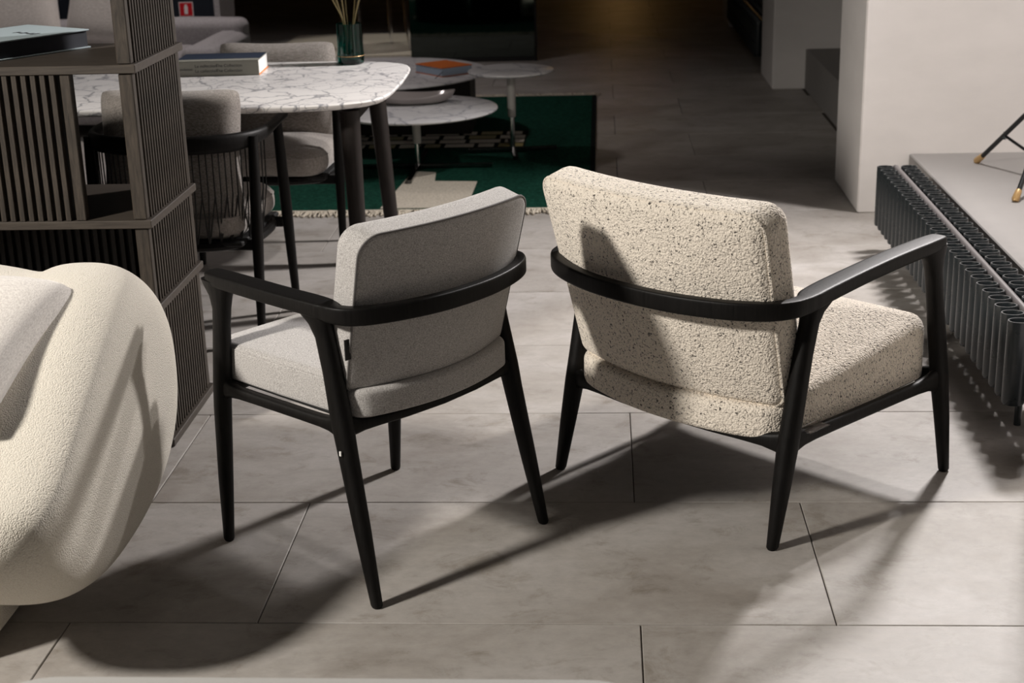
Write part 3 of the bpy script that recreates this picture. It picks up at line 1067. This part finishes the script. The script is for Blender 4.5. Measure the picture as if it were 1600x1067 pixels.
# vase with twigs
vz = empty('green_vase', (-0.955, 5.70, 0.7505))
tag(vz, 'dark green glass vase holding thin twigs on the marble table', 'vase')
MB().lathe([(0.044, 0.0), (0.050, 0.004), (0.052, 0.03), (0.050, 0.05), (0.048, 0.10), (0.048, 0.152), (0.045, 0.152), (0.045, 0.10), (0.046, 0.05), (0.045, 0.012), (0.01, 0.010)], 0, 0, 40).build('glass_body', 'green_glass', vz)
MB().tube([(0.052 * math.cos(a_ * math.pi / 16), 0.052 * math.sin(a_ * math.pi / 16), 0.032) for a_ in range(32)], 0.0012, 6, True).build('brass_band', 'gold_tape', vz)
for k in range(9):
    a_ = random.uniform(0, 6.28)
    s = random.uniform(0.03, 0.11)
    pts = [(0.01 * math.cos(a_), 0.01 * math.sin(a_), 0.02), (0.02 * math.cos(a_), 0.02 * math.sin(a_), 0.15), (s * math.cos(a_), s * math.sin(a_), 0.32), (s * 1.5 * math.cos(a_ + .2), s * 1.5 * math.sin(a_ + .2), 0.5)]
    MB().tube(catmull(pts, 4), 0.0028, 6).build('twig', 'twig', vz)

# ------------------------------------------------------------------ rug with woven pattern
rug = empty('green_rug', (-1.4, 7.9, 0))
tag(rug, 'dark green wool rug with cream pattern and fringe under the coffee tables', 'rug')


def rg(m, name, mt, **k):
    o = m.build(name, mt, rug, smooth=False)
    o.location = (1.4, -7.9, 0)
    return o


rg(MB().box(-2.1, -0.06, 6.40, 9.45, 0.0005, 0.010, 0.002), 'field', 'rug_green')
rg(MB().box(-0.06, -0.035, 6.40, 9.45, 0.0005, 0.011, 0.002), 'edge_binding', 'rug_dark')


def poly(pts, z0, z1):
    n = len(pts)
    return MB().loft([[(x, y, z0) for x, y in pts], [(x, y, z1) for x, y in pts]])


rg(poly([(-0.985, 6.42), (-0.60, 6.42), (-0.595, 6.95), (-0.80, 6.97), (-0.815, 7.17), (-0.93, 7.2)], 0.010, 0.0125), 'woven_patch', 'rug_cream')
# strip of small cream blocks
for r_ in range(4):
    x = -1.75
    while x < -0.44:
        w = random.uniform(0.07, 0.2)
        y0 = 7.80 + r_ * 0.115
        rg(poly([(x, y0), (min(x + w, -0.42), y0), (min(x + w, -0.42), y0 + 0.085), (x, y0 + 0.085)], 0.0112, 0.0125), 'woven_block', random.choice(['rug_cream', 'rug_cream', 'rug_cream', 'rug_cream', 'rug_yellow']))
        x += w + 0.025
rg(poly([(-1.77, 7.78), (-0.41, 7.78), (-0.41, 8.26), (-1.77, 8.26)], 0.010, 0.0112), 'woven_ground', 'rug_dark')
fr = MB()
for yb, sg in ((6.40, -1), (9.45, 1)):
    k = 0
    x = -2.1
    while x < -0.03:
        L = random.uniform(0.05, 0.10)
        dx = random.uniform(-0.035, 0.035)
        zz = random.uniform(0.006, 0.016)
        fr.tube([(x, yb, 0.006), (x + dx * 0.6, yb + sg * L * 0.5, zz), (x + dx + random.uniform(-.02, .02), yb + sg * L, 0.004)], 0.0045, 5)
        x += 0.006
tag(rg(fr, 'fringe', 'rug_cream'), 'cream knotted fringe', kind='stuff')
rg(MB().box(-2.1, -0.035, 6.375, 6.40, 0.0005, 0.012, 0.002), 'hem', 'rug_cream')


# ------------------------------------------------------------------ coffee tables
def disc_top(r, z, th=0.018):
    return MB().lathe([(0.01, z - th), (r * 0.9, z - th), (r - 0.006, z - th + 0.004), (r, z - 0.008), (r - 0.001, z - 0.003), (r - 0.005, z), (r * 0.5, z), (0.01, z)], 0, 0, 72)


def pedestal(name, loc, r, z, rot, label, group, cl):
    t = empty(name, loc)
    tag(t, label, 'table', group)
    disc_top(r, z).build('table_top', 'marble_b', t)
    MB().lathe([(0.05, z - 0.024), (0.05, z - 0.018)], 0, 0, 24).build('mount_plate', 'chrome', t)
    MB().lathe([(0.021, z - 0.024), (0.021, z * 0.45), (0.019, z * 0.44)], 0, 0, 24).build('sleeve', 'sleeve', t)
    MB().lathe([(0.013, z * 0.46), (0.013, 0.026)], 0, 0, 20).build('stem', 'chrome', t)
    for k in range(4):
        a_ = rot + k * math.pi / 2
        o = MB().box(0.0, cl, -0.012, 0.012, 0.013, 0.033, 0.003).build('foot_bar', 'dark_chrome', t, smooth=False)
        o.rotation_euler = (0, 0, a_)
    return t


pedestal('pedestal_table', (-0.915, 7.28, 0), 0.405, 0.31, 0.0, 'low round marble coffee table holding the taupe dish', 'pedestal coffee tables', 0.37)
pedestal('pedestal_table', (-0.465, 7.67, 0), 0.22, 0.435, 0.12, 'small tall round marble side table at the rug corner', 'pedestal coffee tables', 0.23)
ct3 = empty('block_table', (-1.22, 8.22, 0))
tag(ct3, 'large round marble coffee table on a dark block base with orange book', 'table')
disc_top(0.60, 0.352, 0.014).build('table_top', 'marble_b', ct3)
MB().box(0.04, 0.50, -0.06, 0.30, 0.0135, 0.325, 0.004).build('block_base', 'dark_wood', ct3, smooth=False)
MB().box(-0.46, 0.0, -0.06, 0.30, 0.0135, 0.325, 0.004).build('block_base', 'dark_wood', ct3, smooth=False)
MB().lathe([(0.5, 0.325), (0.5, 0.338)], 0, 0, 48).build('support_disc', 'black', ct3)

ob = empty('orange_book', (-0.86, 8.16, 0.3525), R(40))
tag(ob, 'orange hardcover book on the large round coffee table', 'book')
MB().box(-0.10, 0.10, -0.13, 0.13, 0.0, 0.004).build('cover', 'cover_orange', ob, smooth=False)
MB().box(-0.097, 0.097, -0.127, 0.127, 0.004, 0.044).build('pages', 'paper_blue', ob, smooth=False)
MB().box(-0.10, 0.10, -0.13, 0.13, 0.044, 0.048, 0.001).build('cover', 'cover_orange', ob, smooth=False)
MB().tube([(-0.09, -0.125, 0.03), (-0.13, -0.14, 0.012), (-0.16, -0.15, 0.002)], 0.002, 5).build('ribbon', 'ink', ob)

# wavy ceramic dish
ds = MB()
n = 72
prof = [(0.02, 0.004), (0.7, 0.004), (0.9, 0.018), (1.0, 0.045), (0.985, 0.05), (0.95, 0.046), (0.85, 0.022), (0.66, 0.010), (0.02, 0.010)]
rings = []
for s, z in prof:
    ring_ = []
    for k in range(n):
        a_ = 2 * math.pi * k / n
        wave = 0.012 * math.cos(2 * a_ + 0.6) * (s ** 3)
        ring_.append((0.20 * s * math.cos(a_), 0.11 * s * math.sin(a_) * (1 + 0.12 * math.cos(a_)), max(0, z + wave * (z / 0.045))))
    rings.append(ring_)
dish = ds.loft(rings).build('wavy_dish', 'ceramic')
dish.location = (-0.93, 7.43, 0.311)
dish.rotation_euler = (0, 0, R(12))
tag(dish, 'glossy taupe ceramic dish with a wavy rim on the low coffee table', 'dish')

# ------------------------------------------------------------------ far left: grey sofa, cabinet, sign
s2 = empty('grey_sofa', (-2.9, 8.7, 0), 0)
tag(s2, 'mid-grey upholstered sofa in the dim back left, behind the dining table', 'sofa')


def rb(w, d, z0, z1, cx, cy, name, mt='grey_fabric', rr_=0.05):
    return pad(rrect(w, d, 0.06, 6, 8), z0, z1, rr_, rr_, 0, 0.015, lambda a_, b2, dd: (a_ + cx, b2 + cy, dd)).build(name, mt, s2)


rb(1.5, 0.95, 0.08, 0.30, 0, 0, 'base')
rb(1.18, 0.80, 0.29, 0.43, -0.12, -0.06, 'seat_cushion')
rb(0.20, 0.95, 0.10, 0.50, 0.66, 0, 'arm')
rb(1.5, 0.22, 0.10, 0.57, 0, 0.40, 'backrest')
for sx, sy in ((0.68, -0.4), (0.68, 0.4), (-0.68, -0.4), (-0.68, 0.4)):
    MB().lathe([(0.02, 0.0), (0.022, 0.09)], sx, sy, 14).build('leg', 'black', s2)
for k, (x, y, rz, ry) in enumerate(((-2.86, 8.74, -6, 6), (-3.42, 8.74, 4, -4))):
    pz = pillow('sofa_pillow', 0.52, 0.52, 0.09, 'linen_light').build('sofa_pillow', 'linen_light')
    pz.matrix_world = Matrix.Translation((x, y, 0.70)) @ Matrix.Rotation(R(rz), 4, 'Z') @ Matrix.Rotation(R(ry), 4, 'Y') @ Matrix.Rotation(R(72), 4, 'X')
    tag(pz, ('pale pillow leaning on the grey sofa, right of the pair above the shelf book', 'pale pillow leaning on the grey sofa, left of the pair above the shelf book')[k], 'pillow', 'pillows on the grey sofa')

cb = empty('low_cabinet', (-3.1, 10.35, 0))
tag(cb, 'dark navy cabinet behind the grey sofa carrying a red safety sign', 'cabinet')
MB().box(-0.6, 0.52, -0.2, 0.2, 0.05, 1.0, 0.004).build('body', 'cabinet', cb, smooth=False)
MB().box(0.49, 0.53, -0.21, 0.21, 0.05, 1.02, 0.003).build('side_panel', 'grey_fabric', cb, smooth=False)
MB().box(-0.62, 0.53, -0.21, 0.21, 1.0, 1.03, 0.003).build('top_board', 'cabinet', cb, smooth=False)
for k in range(2):
    MB().box(-0.57 + 0.53 * k, -0.06 + 0.53 * k, -0.206, -0.2, 0.09, 0.97, 0.001).build('door', 'cabinet', cb, smooth=False)
sg_ = empty('fire_sign', (-2.80, 10.14, 0.525))
tag(sg_, 'square red safety sign with a white extinguisher symbol', 'sign')
MB().box(-0.048, 0.048, -0.001, 0.003, -0.048, 0.048).build('border', 'sign_white', sg_, smooth=False)
MB().box(-0.043, 0.043, -0.003, -0.001, -0.043, 0.043).build('red_field', 'sign_red', sg_, smooth=False)
MB().loft([[(x, y, z) for x, z in ((-0.012, -0.032), (0.012, -0.032), (0.012, 0.016), (0.007, 0.024), (0.007, 0.032), (-0.007, 0.032), (-0.007, 0.024), (-0.012, 0.016))] for y in (-0.0045, -0.003)]).build('extinguisher_symbol', 'sign_white', sg_, smooth=False)

# ------------------------------------------------------------------ dark mirror panel, clear chair, pale mat, far lamps
mr_ = empty('mirror_panel', (-0.95, 11.12, 0))
tag(mr_, 'tall dark mirrored glass panel standing at the back of the rug area', 'mirror')
MB().box(-0.46, 0.46, 0.0, 0.02, 0.03, 2.4, 0.003).build('glass', 'mirror', mr_, smooth=False)
MB().box(0.46, 0.475, -0.005, 0.03, 0.0, 2.42, 0.002).build('frame_edge', 'dark_wood', mr_, smooth=False)
MB().box(-0.47, 0.47, -0.01, 0.04, 0.0, 0.03, 0.003).build('base_rail', 'black', mr_, smooth=False)
mt_ = MB().box(-2.6, -1.40, 11.5, 12.9, 0.0005, 0.012, 0.003).build('pale_mat', 'rug_cream', smooth=False)
tag(mt_, 'pale mat on the floor under the clear plastic chair', 'mat')


def ghost_chair(loc, rz):
    t = empty('clear_chair', loc, rz)
    tag(t, 'transparent plastic armchair standing on the pale mat in the dark back', 'chair')
    pad(rrect(0.46, 0.44, 0.10, 8, 8), 0.42, 0.445, 0.01, 0.012, 0, -0.006, lambda a_, b2, d: (a_, b2, d)).build('seat', 'clear_glass', t)
    pad(rrect(0.40, 0.46, 0.19, 12, 4), 0.0, 0.012, 0.004, 0.004, 0, 0, lambda a_, b2, d: (a_, -0.20 - 0.12 * (b2 + 0.23) + d + 0.25 * a_ * a_, 0.69 + b2)).build('backrest', 'clear_glass', t)
    for sx in (1, -1):
        MB().tube(catmull([(sx * 0.215, 0.20, 0), (sx * 0.20, 0.19, 0.2), (sx * 0.205, 0.19, 0.43)], 4), [0.013] * 4 + [0.016] * 4 + [0.02], 12).build('leg', 'clear_glass', t)
        MB().tube(catmull([(sx * 0.20, -0.27, 0), (sx * 0.19, -0.22, 0.2), (sx * 0.19, -0.20, 0.43)], 4), [0.013] * 4 + [0.016] * 4 + [0.02], 12).build('leg', 'clear_glass', t)
        MB().tube(catmull([(sx * 0.21, 0.16, 0.44), (sx * 0.25, 0.14, 0.58), (sx * 0.26, 0.06, 0.65), (sx * 0.24, -0.10, 0.66), (sx * 0.18, -0.22, 0.68)], 5), 0.016, 12).build('arm', 'clear_glass', t)
    return t


ghost_chair((-1.80, 11.95, 0.0125), R(28))

for k, x in enumerate((0.13, 0.30)):
    l = empty('standing_lamp', (x, 18.2, 0))
    tag(l, ('warm glowing column lamp at the far end of the hall, left one of two', 'warm glowing column lamp at the far end of the hall, right one of two')[k], 'lamp', 'far column lamps')
    MB().lathe([(0.05, 0), (0.05, 0.02), (0.012, 0.03), (0.012, 1.0)], 0, 0, 16).build('stem', 'black', l)
    MB().lathe([(0.02, 1.0), (0.035, 1.02), (0.035, 1.5), (0.02, 1.52)], 0, 0, 20).build('shade', 'warm_lamp', l)


# ------------------------------------------------------------------ column radiators in the window bays
def radiator(loc, n, label):
    t = empty('column_radiator', loc)
    tag(t, label, 'radiator', 'column radiators')
    zb, zt = 0.10, 0.33
    prof = [(0.5, zb - 0.002), (0.9, zb), (1.0, zb + 0.008), (1.0, zt - 0.004), (0.97, zt), (0.86, zt), (0.82, zt - 0.004), (0.82, zt - 0.05), (0.4, zt - 0.05)]
    rings = [[(0.031 * s * math.cos(2 * math.pi * k / 20), 0.024 * s * math.sin(2 * math.pi * k / 20), z) for k in range(20)] for s, z in prof]
    src = None
    for k in range(n):
        for x in (-0.042, 0.048):
            if src is None:
                src = MB().loft(rings).build('tube', 'radiator', t)
                o = src
            else:
                o = src.copy()
                C.objects.link(o)
            o.location = (x, k * 0.0685, 0)
    Ln = (n - 1) * 0.0685
    MB().tube([(0.003, -0.02, 0.318), (0.003, Ln + 0.03, 0.318)], 0.0125, 12).build('top_pipe', 'pipe', t)
    MB().tube([(0.003, -0.02, 0.125), (0.003, Ln + 0.02, 0.125)], 0.012, 12).build('bottom_pipe', 'radiator', t)
    for y in (0.1, Ln - 0.1):
        MB().tube([(0.003, y, 0.0), (0.003, y, 0.125)], 0.01, 10).build('foot', 'radiator', t)
        MB().tube([(0.003, y, 0.2), (0.19 - 0.02, y, 0.2)], 0.008, 8).build('bracket', 'radiator', t)
    return t


radiator((1.115, 3.74, 0), 29, 'anthracite tube radiator in front of the near window platform')
radiator((1.115, 10.42, 0), 34, 'anthracite tube radiator far down the hall, beyond the third pillar')

# ------------------------------------------------------------------ tripod light stand on the platform
st = empty('light_stand', (1.70, 5.71, 0.253))
tag(st, 'black tripod stand with gold-taped feet on the window platform', 'tripod')
cz = 0.253
for k in range(3):
    a_ = R([118, 238, 358][k])
    fx, fy = 0.40 * math.cos(a_), 0.40 * math.sin(a_)
    top = (0.03 * math.cos(a_), 0.03 * math.sin(a_), 0.34)
    L_ = MB().tube([(fx * 0.93, fy * 0.93, 0.028), top], 0.0095, 12).build('leg', 'stand_black', st)
    MB().tube([(fx, fy, 0.004), (fx * 0.99, fy * 0.99, 0.01), (fx * 0.91, fy * 0.91, 0.035)], [0.011, 0.0145, 0.012], 12).build('taped_foot', 'gold_tape', L_)
    mid = (fx * 0.62, fy * 0.62, 0.135)
    MB().tube([mid, (0.012 * math.cos(a_), 0.012 * math.sin(a_), 0.06)], 0.006, 8).build('brace', 'stand_black', st)
    MB().tube([(mid[0], mid[1], mid[2] - 0.014), (mid[0], mid[1], mid[2] + 0.016)], 0.008, 8).build('rivet', 'chrome', L_)
MB().lathe([(0.013, 0.03), (0.013, 1.0), (0.010, 1.01), (0.010, 2.02)], 0, 0, 14).build('pole', 'stand_black', st)
MB().lathe([(0.035, 0.31), (0.035, 0.37)], 0, 0, 16).build('collar', 'stand_black', st)
MB().lathe([(0.016, 2.02), (0.016, 2.06), (0.008, 2.07), (0.008, 2.12)], 0, 0, 14).build('spigot', 'chrome', st)

# ------------------------------------------------------------------ pale table top cut off by the bottom edge
ft = empty('pale_table', (-0.41, 1.47, 0))
tag(ft, 'pale grey lacquered table whose edge shows along the bottom of the frame', 'table')
pad(rrect(0.98, 0.80, 0.11, 10, 10), 0.382, 0.400, 0.004, 0.004, 0, 0, lambda a_, b2, d: (a_, b2, d)).build('table_top', 'front_table', ft)
for sx in (1, -1):
    for sy in (1, -1):
        MB().tube([(sx * 0.40, sy * 0.30, 0.0), (sx * 0.38, sy * 0.28, 0.384)], [0.012, 0.018], 12).build('leg', 'front_table', ft)
